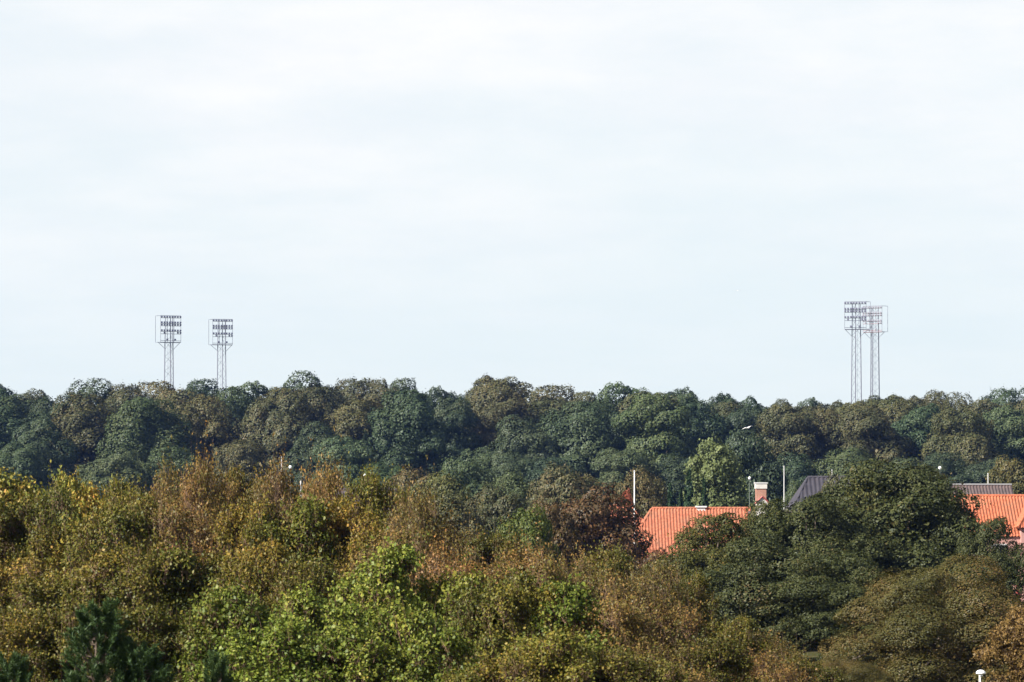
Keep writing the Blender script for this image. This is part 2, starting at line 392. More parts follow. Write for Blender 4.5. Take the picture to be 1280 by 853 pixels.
def core_fill(rng, P, nn, dd, L, Wd, W, z0, z1, leaf, share=0.12, k=0.78, big=2.2):
    n = int(len(P) * share); d = rand_dirs(rng, n)
    q = np.array([0, 0, (z0 + z1) / 2]) + d * np.array([W / 2, W / 2, (z1 - z0) / 2]) * k * rng.uniform(.25, 1, n)[:, None] ** .5
    l = leaf * big * rng.uniform(.7, 1.3, n)
    return np.vstack([P, q]), np.vstack([nn, rng.normal(0, 1, q.shape)]), np.vstack([dd, rng.normal(0, 1, q.shape)]), np.append(L, l), np.append(Wd, l * .7)
def crown_tree(seed, W, H, z0, nl, flat, n_leaf, leaf, mat=None, rr=(0.15, 0.26), sub=10, up=0.35, rnd=0.75, fill=0.74, spiky=0.0, zmin=-0.55, subr=(0.34, 0.5), under=-0.5, big=0):
    rng = np.random.default_rng(seed)
    C, A, SC, SA = lobes_of(rng, W, z0, H, nl, flat, rr, sub=sub, fill=fill, zmin=zmin, subr=subr, big=big)
    w = (SA[:, 0] ** 2); w /= w.sum()
    P = np.zeros((0, 3)); N_ = np.zeros((0, 3))
    while len(P) < n_leaf:
        m = n_leaf
        i = rng.choice(len(SC), m, p=w)
        d = rand_dirs(rng, m, under)
        p = SC[i] + d * SA[i] * rng.uniform(0.70, 1.08 + spiky, m)[:, None]
        ok = ~inside_any(p, C, A, 0.66)
        P = np.vstack([P, p[ok]]); N_ = np.vstack([N_, d[ok]])
    P = P[:n_leaf]; N_ = N_[:n_leaf]
    nn = unit(N_ + np.array([0, 0, up]) + rng.normal(0, rnd, P.shape) * 0.6)
    dd = rng.normal(0, 1, P.shape)
    L = leaf * rng.uniform(0.7, 1.35, len(P)); Wd = L * rng.uniform(0.55, 0.85, len(P))
    P, nn, dd, L, Wd = core_fill(rng, P, nn, dd, L, Wd, W, z0, H, leaf)
    V, Q = leaf_geo(P, nn, dd, L, Wd)
    return mesh_np('foliage', V, Q, mat), trunk_mesh('trunk', rng, C, z0, W * 0.028, M['bark'])

def dome_crown(seed, W, H, z0, nb, n_leaf, leaf, mat, rbig=(0.20, 0.28), bumps=26, amp=0.38, flatd=0.85, zmin=-0.85, stray=0.12, rnd=0.3, trunk=0.028, wide=(0.5, 0.8), under=-0.7, stray_r=0.13, prot=(0.90, 1.06)):
    """dense crown: overlapping domes, every dome covered in rounded clumps of leaves with creases between"""
    rng = np.random.default_rng(seed)
    c = np.array([0, 0, (z0 + H) / 2]); ax = np.array([W / 2, W / 2, (H - z0) / 2])
    k = np.arange(nb); z = zmin + (1 - zmin) * (k + 0.5) / nb; t = k * 2.399963 + rng.uniform(0, 6.28)
    r = np.sqrt(1 - np.clip(z, -1, 1) ** 2)
    d = unit(np.stack([r * np.cos(t), r * np.sin(t), z], -1) + rng.normal(0, 0.16, (nb, 3)))
    low_ = d[:, 2] < 0.1                      # the skirt of the crown hangs down instead of tapering in
    h_ = np.linalg.norm(d[:, :2], axis=1); d[low_, :2] *= ((1 - 0.12 * d[low_, 2] ** 2) / (h_[low_] + 1e-6))[:, None]
    RB = W * rng.uniform(rbig[0], rbig[1], nb)
    AB = np.stack([RB, RB, RB * flatd * min(1.15, (H - z0) / W)], -1)
    CB = c + d * np.maximum(ax - AB, 0.02) * rng.uniform(prot[0], prot[1], nb)[:, None]
    CB = np.vstack([CB, [c]]); AB = np.vstack([AB, [ax * 0.62]])
    w = AB[:, 0] * AB[:, 2]; w /= w.sum()
    BD = np.stack([rand_dirs(rng, bumps, under) for _ in range(nb + 1)])
    BS = rng.uniform(0.55, 1.3, (nb + 1, bumps))
    P = []; N_ = []; tot = 0
    while tot < n_leaf:
        m = n_leaf
        i = rng.choice(nb + 1, m, p=w); d = rand_dirs(rng, m, under)
        dot = np.einsum('mk,mbk->mb', d, BD[i]); j = dot.argmax(1)
        cb = BD[i, j]; ca = dot[np.arange(m), j]
        c0 = 1 - 3.2 / bumps
        f = np.sqrt(np.clip((ca - c0) / (1 - c0), 0, 1)) * BS[i, j]
        rad = 1 - amp + amp * f + rng.normal(0, 0.03, m)
        st = rng.random(m) < stray; rad[st] += np.abs(rng.normal(0, stray_r, st.sum()))
        p = CB[i] + d * AB[i] * rad[:, None]
        ok = np.ones(m, bool)
        for q in range(nb + 1):
            e = (((p - CB[q]) / (AB[q] * (1 - amp * 1.1))) ** 2).sum(1) < 1
            ok &= ~(e & (i != q))
        ok &= p[:, 2] > -0.1
        n = d / AB[i] * AB[i][:, :1] + 1.1 * math.sqrt(bumps / 26) * (d - cb)
        P.append(p[ok]); N_.append(n[ok]); tot += ok.sum()
    P = np.vstack(P)[:n_leaf]; N_ = unit(np.vstack(N_)[:n_leaf])
    for q in range(5):                       # uneven growth: bend the whole crown out of its regular shape
        kv = rng.normal(0, 1, 3) * (3.0 + 2.2 * q) / W; P = P + unit(rng.normal(0, 1, 3)) * (W * 0.032 / (1 + 0.45 * q)) * np.sin(P @ kv + rng.uniform(0, 6.28))[:, None]
    P[:, 2] *= H / np.percentile(P[:, 2], 99.9); P[:, :2] *= W / 2 / np.percentile(np.linalg.norm(P[:, :2], axis=1), 99.0)
    nn = unit(N_ + np.array([0, 0, 0.12]) + rng.normal(0, rnd, P.shape))
    dd = rng.normal(0, 1, P.shape)
    L = leaf * rng.uniform(0.7, 1.35, len(P)); Wd = L * rng.uniform(wide[0], wide[1], len(P))
    P, nn, dd, L, Wd = core_fill(rng, P, nn, dd, L, Wd, W, z0, H, leaf, 0.08, 0.55, 2.0)
    V, Q = leaf_geo(P, nn, dd, L, Wd)
    return mesh_np('foliage', V, Q, mat), trunk_mesh('trunk', rng, CB, max(z0, 0.2) + 1.0, W * trunk, M['bark'], 8)

def spray_shrub(seed, W, H, z0, nl, n_spray, per, leaf, slen, mat, rr=(0.17, 0.28), flat=0.8, sub=9, upb=0.7, rnd=0.8, twig_r=0.006, fill=0.72, stems=9, wide=0.7, tall=0.0, zmin=-0.35, core=0.08, under=-0.45, jit=0.28, big=0):
    """shrub of leafy shoots: each shoot is a twig with its leaves along it"""
    rng = np.random.default_rng(seed)
    C, A, SC, SA = lobes_of(rng, W, z0, H - slen * 0.6, nl, flat, rr, sub=sub, fill=fill, zmin=zmin, big=big)
    w = SA[:, 0] ** 2; w /= w.sum()
    B = np.zeros((0, 3)); O = np.zeros((0, 3))
    while len(B) < n_spray:
        m = n_spray
        i = rng.choice(len(SC), m, p=w)
        d = rand_dirs(rng, m, under)
        p = SC[i] + d * SA[i] * rng.uniform(0.55, 1.0, m)[:, None]
        ok = ~inside_any(p, C, A, 0.62)
        B = np.vstack([B, p[ok]]); O = np.vstack([O, d[ok]])
    B = B[:n_spray]; O = O[:n_spray]
    D = unit(O * 0.6 + np.array([0, 0, upb]) + rng.normal(0, jit, B.shape))
    Ln = slen * rng.uniform(0.5, 1.25, n_spray)
    if tall > 0:
        k = rng.random(n_spray) < tall
        Ln[k] *= rng.uniform(1.5, 2.6, k.sum()); D[k] = unit(D[k] * 0.5 + np.array([0, 0, 0.9]))
    # leaves
    t = rng.uniform(0.15, 1.05, (n_spray, per))
    P = B[:, None] + D[:, None] * (Ln[:, None] * t)[..., None] + rng.normal(0, leaf * 0.75, (n_spray, per, 3))
    nn = unit(O[:, None] * 0.5 + np.array([0, 0, 0.55]) + rng.normal(0, rnd, (n_spray, per, 3)) * 0.7)
    P = P.reshape(-1, 3); nn = nn.reshape(-1, 3)
    dd = rng.normal(0, 1, P.shape)
    L = leaf * rng.uniform(0.65, 1.4, len(P)); Wd = L * rng.uniform(wide - 0.12, wide + 0.12, len(P))
    P, nn, dd, L, Wd = core_fill(rng, P, nn, dd, L, Wd, W, z0, H - slen, leaf, core, 0.6, 1.8)
    V, Q = leaf_geo(P, nn, dd, L, Wd, 0.15)
    fol = mesh_np('foliage', V, Q, mat)
    # twigs: three-sided spikes
    a = unit(np.cross(D, rng.normal(0, 1, D.shape))); b = np.cross(D, a)
    r = (twig_r * rng.uniform(0.7, 1.3, n_spray))[:, None]
    B0 = B - D * (Ln * 0.5)[:, None]
    tips = B + D * Ln[:, None]
    tv = np.stack([B0 + a * r, B0 - a * r * 0.5 + b * r * 0.87, B0 - a * r * 0.5 - b * r * 0.87, tips], 1).reshape(-1, 3)
    base = np.arange(n_spray)[:, None] * 4
    tf = np.concatenate([base + np.array([0, 1, 3]), base + np.array([1, 2, 3]), base + np.array([2, 0, 3])], 0)
    tw = mesh_np('twigs', tv, tf, M['twig'])
    mb = MB()
    for i in rng.permutation(len(C))[:stems]:
        e = C[i] + np.array([0, 0, A[i][2] * 0.5]); s = np.array([rng.normal(0, W * 0.05), rng.normal(0, W * 0.05), -0.4])
        mid = s * 0.5 + e * 0.5 + np.array([-e[0] * 0.2, -e[1] * 0.2, 0])
        rr_ = W * 0.010
        mb.tube([s, mid, e], [rr_ * 1.4, rr_, rr_ * 0.35], 5)
    return fol, tw, mb.mesh('stems', M['pale_bark'])

SRC = {}
def place_tree(name, parts, px, top, D, wpx, base_w, base_h, label, cat='tree', group=None, rot=None, tint=(1, 1, 1), mats=None, seed=0, depth=1.0):
    """parts: list of (part name, mesh). Sets the thing on the ground with its top at the given row."""
    rng = np.random.default_rng(1000 + seed)
    x, y, zt = at(px, top, D)
    gz = ground_z(x, y) - 0.05
    sx = (wpx / F * D) / base_w; sz = (zt - gz) / base_h
    e = empty(name, (x, y, gz), rng.uniform(0, 6.28) if rot is None else rot, (sx, sx * depth, sz))
    tag(e, label, cat, group)
    for pn, me in parts:
        o = link(pn, me, e); o.color = (*tint, 1)
        if mats and pn in mats:
            o.material_slots[0].link = 'OBJECT'; o.material_slots[0].material = mats[pn]
    return e

# ------------------------------------------------------------------ the wooded ridge
HV = []
for s in range(8):
    W0 = 11.0; H0 = 15.0
    kw = [dict(nb=14, rbig=(0.15, 0.30), flatd=.85), dict(nb=11, rbig=(0.19, 0.34), flatd=.9), dict(nb=19, rbig=(0.12, 0.27), flatd=.85), dict(nb=13, rbig=(0.16, 0.33), flatd=0.75)][s % 4]
    HV.append(dome_crown(50 + s, W0, H0, -0.8, n_leaf=30000, leaf=0.27, mat=M['h_dark'], under=-.45, stray_r=.06, **kw))
HCOL = {'d': ('h_dark', 'dark green'), 'g': ('h_green', 'mid green'), 'o': ('h_olive', 'olive green'), 'b': ('h_brown', 'brown tinged'), 'u': ('h_blue', 'bluish green')}
GRP_H = 'trees of the wooded ridge'
back = [(-22,478,110,'d'),(40,487,90,'o'),(104,474,110,'d'),(150,481,80,'o'),(198,477,100,'b'),(256,474,76,'d'),(318,478,92,'g'),(385,465,104,'d'),(438,474,104,'o'),(476,474,50,'b'),
        (507,473,64,'u'),(550,484,64,'d'),(575,492,60,'d'),(628,470,112,'b'),(690,482,110,'b'),(735,490,80,'o'),(780,479,98,'g'),(850,485,80,'d'),(905,492,60,'d'),(936,496,60,'d'),
        (975,499,60,'o'),(1012,498,56,'d'),(1048,501,70,'b'),(1100,494,100,'o'),(1162,489,92,'b'),(1205,491,70,'o'),(1250,486,70,'g'),(1296,484,80,'d')]
mid = [(10,492,110,'d'),(62,496,84,'d'),(150,488,130,'b'),(230,487,100,'b'),(290,484,90,'g'),(345,485,110,'o'),(405,480,104,'b'),(462,482,110,'o'),(520,492,96,'d'),(580,500,70,'o'),(628,484,110,'b'),
       (690,497,120,'b'),(745,500,90,'d'),(820,490,116,'o'),(868,500,84,'d'),(915,503,90,'b'),(962,506,80,'d'),(1012,506,90,'b'),(1068,503,100,'o'),(1125,500,100,'b'),(1180,500,100,'o'),(1235,500,90,'b'),(1285,497,90,'o')]
front = [(-25,500,120,'d',440),(50,522,96,'d',424),(112,492,128,'o',440),(182,498,124,'g',432),(254,494,100,'b',442),(306,520,84,'d',450),(352,490,116,'b',440),(402,528,90,'d',420),(448,500,100,'o',444),(508,488,118,'u',432),(562,498,88,'d',446),(606,506,84,'b',450),
         (655,520,104,'u',422),(722,502,116,'u',436),(775,514,84,'d',448),(818,492,120,'g',434),(872,500,92,'d',444),(930,508,84,'d',450),(985,504,96,'o',438),(1036,512,92,'b',446),(1090,508,108,'o',434),(1148,506,100,'d',442),(1204,510,108,'o',432),(1262,508,104,'g',440)]
low = [(22,552,90,'g',404),(140,560,96,'g',402),(215,556,90,'g',406),(300,548,94,'o',404),(432,546,96,'g',402),(478,578,84,'g',396),(590,560,90,'g',404),(640,566,84,'u',400),(690,572,84,'u',398),
       (780,560,96,'g',402),(846,566,80,'d',404),(1000,566,84,'d',402),(1062,560,96,'g',400),(1128,572,84,'g',398),(1184,566,90,'d',402),(1240,572,90,'u',400)]
n_h = 0
for row, D0, ph, nm in ((back, 500, 'standing on the crest of the wooded ridge against the sky', 'back'), (mid, 468, 'crowded just below the crest of the wooded ridge', 'mid'), (front, 434, 'at the front of the wooded ridge with its full crown showing', 'front'), (low, 404, 'low at the foot of the wooded ridge', 'low')):
    for (px, top, wpx, c, *dist) in row:
        rng = np.random.default_rng(n_h)
        mk, word = HCOL[c]
        cr, tk = HV[(n_h * 3 + n_h // 7) % 8]
        v = rng.uniform(0.85, 1.18)
        place_tree('broadleaf_tree', [('crown', cr), ('trunk', tk)], px, top, dist[0] if dist else D0 + rng.uniform(-9, 9), wpx * 1.04, 11.0, 15.0,
                   word + ' broadleaf tree ' + ph, 'tree', GRP_H, tint=(v * rng.uniform(.93, 1.07), v, v * rng.uniform(.9, 1.1)), mats={'crown': M[mk]}, seed=n_h)
        n_h += 1

# ------------------------------------------------------------------ trees and bushes round the houses
def mid_tree(seed, W, H, z0, n, leaf, mat, **kw):
    a, b = dome_crown(seed, W, H, z0, n_leaf=n, leaf=leaf, mat=mat, **kw)
    return [('crown', a), ('trunk', b)]
mt1 = mid_tree(201, 6, 6, 0.2, 24000, 0.15, M['h_brown'], nb=13, rbig=(0.18, 0.28), stray=.12)
mt2 = mid_tree(202, 6, 6, 0.2, 24000, 0.15, M['h_brown'], nb=17, rbig=(0.15, 0.25), stray=.18)
mt3 = mid_tree(203, 6, 9, 0.6, 16000, 0.22, M['lime'], nb=20, rbig=(0.13, 0.21), stray=.2, amp=.45, rnd=.5)
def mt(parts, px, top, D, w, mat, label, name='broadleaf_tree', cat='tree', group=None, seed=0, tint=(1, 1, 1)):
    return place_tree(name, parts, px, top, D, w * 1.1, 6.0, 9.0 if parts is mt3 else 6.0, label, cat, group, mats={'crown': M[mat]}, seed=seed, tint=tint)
mt(mt3, 893, 548, 300, 84, 'lime', 'bright yellow green tree standing out before the dark wooded ridge', seed=1)
mt(mt2, 938, 538, 325, 96, 'h_blue', 'bluish dark green round tree right behind the bright yellow green tree', seed=2)
mt(mt1, 800, 584, 290, 78, 'h_olive', 'grey olive round tree behind the tall white flagpole', seed=3, tint=(1.1, 1, .95))
mt(mt1, 706, 579, 262, 104, 'h_brown', 'golden brown round tree behind the dark red brown tree', seed=4)
mt(mt2, 640, 588, 285, 90, 'h_green', 'pale green leafy tree beside the golden brown round tree', seed=5, tint=(1.25, 1.15, 1.1))
mt(mt2, 585, 572, 330, 100, 'h_green', 'mid green tree with a greyish top behind the twiggy thicket', seed=6)
mt(mt1, 520, 583, 300, 96, 'h_brown', 'reddish brown round bush behind the twiggy thicket', seed=7, tint=(1.12, .95, .9))
mt(mt2, 556, 590, 270, 90, 'h_olive', 'yellowish green bush between the reddish brown bush and the mid green tree', seed=8, tint=(1.15, 1.2, .9))
mt(mt1, 622, 605, 235, 96, 'h_brown', 'dark brownish green bush beside the leafy green shrub', seed=9, tint=(.75, .8, .8))
mt(mt2, 560, 615, 225, 110, 'h_olive', 'dull olive bush rising behind the brown twigs', seed=10)
mt(mt1, 745, 606, 190, 128, 'redbrown', 'dark red brown tree growing up to the white flagpole', seed=11)
mt(mt2, 690, 625, 186, 80, 'redbrown', 'dark bronze bush next to the red brown tree', seed=12, tint=(.85, 1, .9))
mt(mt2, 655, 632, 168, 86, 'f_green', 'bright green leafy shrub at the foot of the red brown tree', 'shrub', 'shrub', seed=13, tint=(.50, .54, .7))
mt(mt1, 780, 612, 258, 34, 'red', 'small orange red bush against the left hand orange roof', 'shrub', 'shrub', seed=14)
mt(mt1, 815, 686, 150, 80, 'redbrown', 'dark red brown bush below the orange roof beside the flagpole', 'shrub', 'shrub', seed=15, tint=(.8, .75, .8))
mt(mt2, 1266, 570, 300, 70, 'h_brown', 'golden olive tree behind the dark brown roof', seed=16, tint=(1.15, 1.05, .8))
mt(mt1, 1052, 592, 236, 76, 'h_olive', 'pale olive bush behind the dark grey roof', 'shrub', 'shrub', seed=17)
mt(mt2, 992, 600, 300, 44, 'h_green', 'small green bush beside the thin white pole', 'shrub', 'shrub', seed=18)
mt(mt2, 1162, 586, 200, 110, 'h_brown', 'brown topped tree peeping out behind the big dark green tree', seed=19, tint=(1.15, .95, .9))
mt(mt2, 1078, 586, 190, 84, 'h_olive', 'yellow olive tree peeping over the shoulder of the big dark green tree', seed=20, tint=(1.4, 1.3, .8))
mt(mt2, 430, 640, 215, 120, 'h_olive', 'olive bush behind the mauve roof', 'shrub', 'shrub', seed=21, tint=(.9, .9, .9))

# dark slim conifers next to the yellow green tree
def conifer(seed, H=7.0, R=1.1, n=9000):
    rng = np.random.default_rng(seed)
    t = rng.uniform(0, 1, n) ** 0.8
    nb = 60; ba = rng.uniform(0, 6.28, nb); bz = rng.uniform(0.04, 0.97, nb)
    i = rng.integers(0, nb, n)
    z = bz[i]; rr = R * (1 - z) ** 0.75 * t
    a = ba[i] + rng.normal(0, 0.22, n)
    P = np.stack([rr * np.cos(a), rr * np.sin(a), z * H + 0.25 * (t - 0.5) + rng.normal(0, 0.12, n)], -1)
    nn = unit(np.stack([np.cos(a) * .6, np.sin(a) * .6, 0.6 + 0 * a], -1) + rng.normal(0, .5, P.shape))
    V, Q = leaf_geo(P, nn, np.stack([np.cos(a), np.sin(a), -0.3 + 0 * a], -1), 0.26 * rng.uniform(.7, 1.3, n), 0.14 * rng.uniform(.7, 1.3, n))
    tr = MB().tube([(0, 0, -0.4), (0, 0, H * .5), (0, 0, H * .96)], [.12, .08, .02], 6).mesh('trunk', M['bark'])
    return [('crown', mesh_np('foliage', V, Q, M['conifer'])), ('trunk', tr)]
cf = conifer(301)
for k, (px, top, D, w) in enumerate(((862, 588, 275, 34), (838, 606, 272, 26), (880, 600, 268, 28), (851, 612, 266, 24))):
    place_tree('conifer', cf, px, top, D, w, 2.2, 7.0, 'slim dark conifer in the cluster behind the orange roof ridge', 'tree', 'slim dark conifers', seed=60 + k, rot=k * 1.7)

# ------------------------------------------------------------------ big trees on the right
def place(parts, name, px, top, D, w, bw, bh, label, cat='tree', group=None, seed=0, rot=None, tint=(1, 1, 1), depth=1.0):
    return place_tree(name, parts, px, top, D, w, bw, bh, label, cat, group, rot=rot, tint=tint, seed=seed, depth=depth)
def leafy(seed, W, H, z0, nl, n_spray, per, leaf, slen, mat, **kw):
    f, t, s = spray_shrub(seed, W, H, z0, nl, n_spray, per, leaf, slen, mat, **kw)
    return [('foliage', f), ('twigs', t), ('stems', s)]
dark1 = mid_tree(401, 9.0, 8.0, -0.9, 90000, 0.115, M['f_dark'], nb=34, rbig=(0.10, 0.19), bumps=32, amp=0.46, stray=.2, rnd=.45, under=-.4, flatd=.75)
dark2 = mid_tree(402, 7.0, 7.0, -0.9, 70000, 0.105, M['f_dark'], nb=26, rbig=(0.11, 0.21), bumps=32, amp=0.46, stray=.2, rnd=.45, under=-.4, flatd=.75)
place(dark1, 'broadleaf_tree', 1122, 577, 138, 300, 9, 8, 'big dark green dome shaped tree hiding the right hand orange roof', seed=1)
place(dark2, 'broadleaf_tree', 1008, 620, 133, 205, 7, 7, 'dark green tree leaning on the big dome shaped tree', seed=2)
place(dark2, 'broadleaf_tree', 952, 625, 135, 130, 7, 7, 'dark green bush hiding the foot of the brick chimney', seed=8, tint=(1.15, 1.1, .9))
place(dark2, 'broadleaf_tree', 884, 642, 128, 170, 7, 7, 'dark green bush covering the lower orange roof', seed=3, tint=(1.3, 1.15, .9))
place(dark2, 'broadleaf_tree', 945, 672, 114, 210, 7, 7, 'greyish dark green bush below the chimney', seed=4, tint=(1.05, 1.05, 1.15))
place(dark1, 'broadleaf_tree', 1040, 690, 112, 210, 9, 8, 'dark green bush beside the brownish green layered tree', seed=5)
place(dark2, 'broadleaf_tree', 1236, 648, 128, 120, 7, 7, 'dark green bush spreading under the right hand orange roof', seed=6)

lay = mid_tree(501, 8.0, 5.6, -2.2, 110000, 0.066, M['f_dense'], nb=30, rbig=(0.13, 0.19), bumps=40, amp=0.24, flatd=0.85, stray=.06, stray_r=.06, zmin=-.9, prot=(0.97, 1.06), under=-.3)
place(lay, 'broadleaf_tree', 1180, 695, 100, 330, 8, 5.6, 'brownish green tree with rounded layered boughs behind the white mushroom lamp', seed=1, rot=0.4)
place(lay, 'shrub', 1050, 822, 93, 130, 8, 5.6, 'low brownish green bush at the foot of the layered tree', 'shrub', seed=9, rot=2.1)
org = leafy(502, 4.0, 4.0, 0.3, 34, 4200, 8, 0.085, 0.2, M['f_orange'], rr=(0.11, 0.18), flat=0.85, upb=0.3, stems=8)
place(org, 'shrub', 1302, 752, 84, 140, 4, 4, 'orange brown shrub beside the white mushroom lamp', 'shrub', seed=2)

# ------------------------------------------------------------------ the thicket in front
oliveA = [leafy(600 + k, 3.4, 4.6, 0.3, 44, 6200, 8, 0.064, 0.26, M['f_olive'], big=9, rr=(0.32, 0.5), flat=0.95, upb=0.7, stems=10, tall=0.06) for k in range(3)]
yellowA = leafy(610, 3.2, 4.6, 0.3, 30, 4200, 10, 0.085, 0.26, M['f_yellow'], rr=(0.12, 0.2), flat=0.95, upb=0.6, stems=9, tall=0.03)
greenA = [leafy(620 + k, 3.0, 4.2, 0.3, 40, 5600, 8, 0.074, 0.24, M['f_green'], big=8, rr=(0.32, 0.5), flat=0.95, upb=0.65, stems=9, tall=0.05) for k in range(2)]
twigA = [leafy(630 + k, 3.4, 4.6, 0.3, 32, 4600, 6, 0.066, 0.42, M['f_twig'], rr=(0.11, 0.19), flat=1.0, upb=0.75, stems=16, tall=0.06, twig_r=0.005, jit=0.42) for k in range(3)]
KIND = {'o': (oliveA, 3.4, 4.6, 'olive and yellow leaved shrub in the dense thicket', 'olive shrubs of the thicket'),
        'y': ([yellowA], 3.2, 4.6, 'leafy shrub turning bright yellow and orange at the edge of the thicket', 'yellow shrubs of the thicket'),
        'g': (greenA, 3.0, 4.2, 'fresh green leaved shrub in the middle of the thicket', 'green shrubs of the thicket'),
        't': (twigA, 3.4, 4.6, 'twiggy brown shrub with sparse orange leaves in the thicket', 'twiggy shrubs of the thicket')}
thicket = [ # px, top row, distance, width px, kind, tint
    (4, 576, 84, 130, 'y', 1), (98, 584, 86, 96, 'y', .95), (52, 604, 80, 110, 'o', 1), (160, 606, 84, 90, 'o', 1), (212, 590, 82, 90, 't', 1), (262, 578, 80, 100, 't', 1.05), (312, 594, 84, 90, 'o', .95), (345, 588, 82, 100, 't', 1),
    (398, 584, 80, 90, 't', 1.05), (424, 630, 82, 70, 't', 1), (462, 596, 80, 100, 'o', 1.05), (512, 616, 78, 100, 't', 1), (560, 642, 78, 110, 't', .95), (612, 672, 76, 100, 'o', .9), (660, 680, 76, 110, 't', .95), (712, 694, 76, 100, 't', 1), (762, 690, 78, 100, 'o', .85), (812, 704, 74, 100, 't', .9), (860, 722, 76, 90, 'o', .8),
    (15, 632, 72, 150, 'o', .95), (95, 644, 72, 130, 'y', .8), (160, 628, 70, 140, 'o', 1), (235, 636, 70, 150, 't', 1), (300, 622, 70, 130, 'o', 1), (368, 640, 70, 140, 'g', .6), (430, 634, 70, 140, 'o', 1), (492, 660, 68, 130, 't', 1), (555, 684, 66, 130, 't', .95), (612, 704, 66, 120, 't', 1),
    (668, 700, 66, 130, 't', 1), (728, 722, 66, 140, 't', .95), (790, 726, 66, 130, 't', .95), (845, 752, 66, 130, 't', .9), (905, 776, 66, 120, 'o', .8), (955, 790, 68, 110, 't', .85),
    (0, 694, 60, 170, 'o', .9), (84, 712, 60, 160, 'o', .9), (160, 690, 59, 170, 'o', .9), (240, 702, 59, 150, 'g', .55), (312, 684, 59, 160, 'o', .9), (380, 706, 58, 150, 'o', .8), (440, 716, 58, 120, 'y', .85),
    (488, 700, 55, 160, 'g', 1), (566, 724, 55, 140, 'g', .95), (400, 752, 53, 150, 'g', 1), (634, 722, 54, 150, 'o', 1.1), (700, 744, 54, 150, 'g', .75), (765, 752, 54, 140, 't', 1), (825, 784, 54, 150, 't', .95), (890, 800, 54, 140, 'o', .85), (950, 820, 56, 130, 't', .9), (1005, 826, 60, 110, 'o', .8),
    (40, 764, 50, 170, 'o', .9), (130, 748, 50, 170, 'o', .85), (215, 764, 50, 170, 'o', .9), (290, 742, 50, 150, 'g', .75), (335, 786, 47, 170, 'g', 1), (440, 790, 47, 170, 'g', .95), (530, 780, 47, 150, 'g', .9), (612, 812, 46, 170, 'o', 1.05), (690, 792, 47, 180, 'o', 1.1), (770, 816, 47, 170, 'o', 1.0), (850, 832, 48, 150, 't', .95)]
OWN = {(262, 578): 'tallest russet twiggy shrub at the top edge of the thicket',
       (345, 588): 'russet twiggy shrub around the foot of the pale slim flagpole',
       (398, 584): 'russet twiggy shrub beside the short pale post',
       (424, 630): 'low twiggy shrub in the gap before the mauve grey roof',
       (462, 596): 'olive shrub standing under the white globe lamp above the mauve roof',
       (512, 616): 'twiggy brown shrub in front of the reddish brown round bush',
       (612, 672): 'dull olive shrub below the bright green leafy shrub',
       (660, 680): 'twiggy brown shrub below the dark red brown tree',
       (762, 690): 'dull olive shrub below the tall white flagpole',
       (812, 704): 'twiggy brown shrub below the short dark red brown bush',
       (860, 722): 'dull olive shrub touching the greyish dark green bush',
       (4, 576): 'tallest bright yellow and orange leaved shrub of the thicket',
       (98, 584): 'narrow yellow leaved shrub beside the tallest yellow shrub',
       (368, 640): 'dark green shrub among the olive shrubs',
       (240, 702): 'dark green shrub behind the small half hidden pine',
       (488, 700): 'tallest fresh green shrub with the brightest leaves',
       (700, 744): 'dull green shrub among brown and olive shrubs below the red brown tree',
       (130, 748): 'olive shrub directly behind the tallest pine',
       (40, 764): 'olive shrub between the tallest pine and the half hidden pine tips',
       (1005, 826): 'dull olive shrub at the foot of the brownish green layered tree',
       (950, 820): 'twiggy brown shrub below the low dark green bush',
       (440, 716): 'small shrub with yellow and orange leaves beside the tallest green shrub',
       (95, 644): 'yellowish shrub in the middle of the olive shrubs'}
for k, (px, top, D, w, kd, tn) in enumerate(thicket):
    src, bw, bh, lab, grp = KIND[kd]
    rng = np.random.default_rng(900 + k)
    lab = OWN.get((px, top), lab)
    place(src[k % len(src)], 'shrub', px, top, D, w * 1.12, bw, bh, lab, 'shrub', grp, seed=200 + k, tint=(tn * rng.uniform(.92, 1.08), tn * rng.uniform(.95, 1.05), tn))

# ------------------------------------------------------------------ pines at the bottom left
def pine(seed, H=3.4, W=1.6, n_sh=280, nn_=140):
    rng = np.random.default_rng(seed)
    mb = MB(); mb.tube([(0, 0, -0.4), (0.03, 0, H * .5), (0, 0, H * .92)], [.07, .05, .015], 7)
    V = []; Q = []; base = []
    for k in range(n_sh):
        z = rng.uniform(0.12, 0.98) ** 0.85; a = rng.uniform(0, 6.28)
        R = W * .5 * (1.0 - z) ** 0.6 * rng.uniform(.55, 1.05)
        p = np.array([R * cos(a), R * sin(a), z * H - .15])
        s = np.array([0, 0, max(0.1, p[2] - R * .7)])
        if k % 2 == 0: mb.tube([s, (s + p) / 2 + np.array([0, 0, -.04]), p], [.016, .012, .007], 4)
        d = unit(np.array([cos(a) * .35, sin(a) * .35, 1.0]) + rng.normal(0, .14, 3)); ln = rng.uniform(.18, .34)
        base.append((p, d, ln))
    Pb = np.array([b[0] for b in base]); Db = np.array([b[1] for b in base]); Lb = np.array([b[2] for b in base])
    n = n_sh * nn_; i = np.repeat(np.arange(n_sh), nn_); t = rng.uniform(0, 1, n)
    org_ = Pb[i] + Db[i] * (Lb[i] * t)[:, None]
    side = unit(np.cross(Db[i], rng.normal(0, 1, (n, 3))))
    nd = unit(side * 0.75 + Db[i] * 0.75)
    V, Qd = leaf_geo(org_ + nd * 0.03, np.cross(nd, rng.normal(0, 1, (n, 3))), nd, 0.075 * rng.uniform(.8, 1.2, n), np.full(n, 0.010), 0.0)
    return [('crown', mesh_np('needles', V, Qd, M['pine'])), ('trunk', mb.mesh('trunk', M['bark']))]
pn = pine(701)
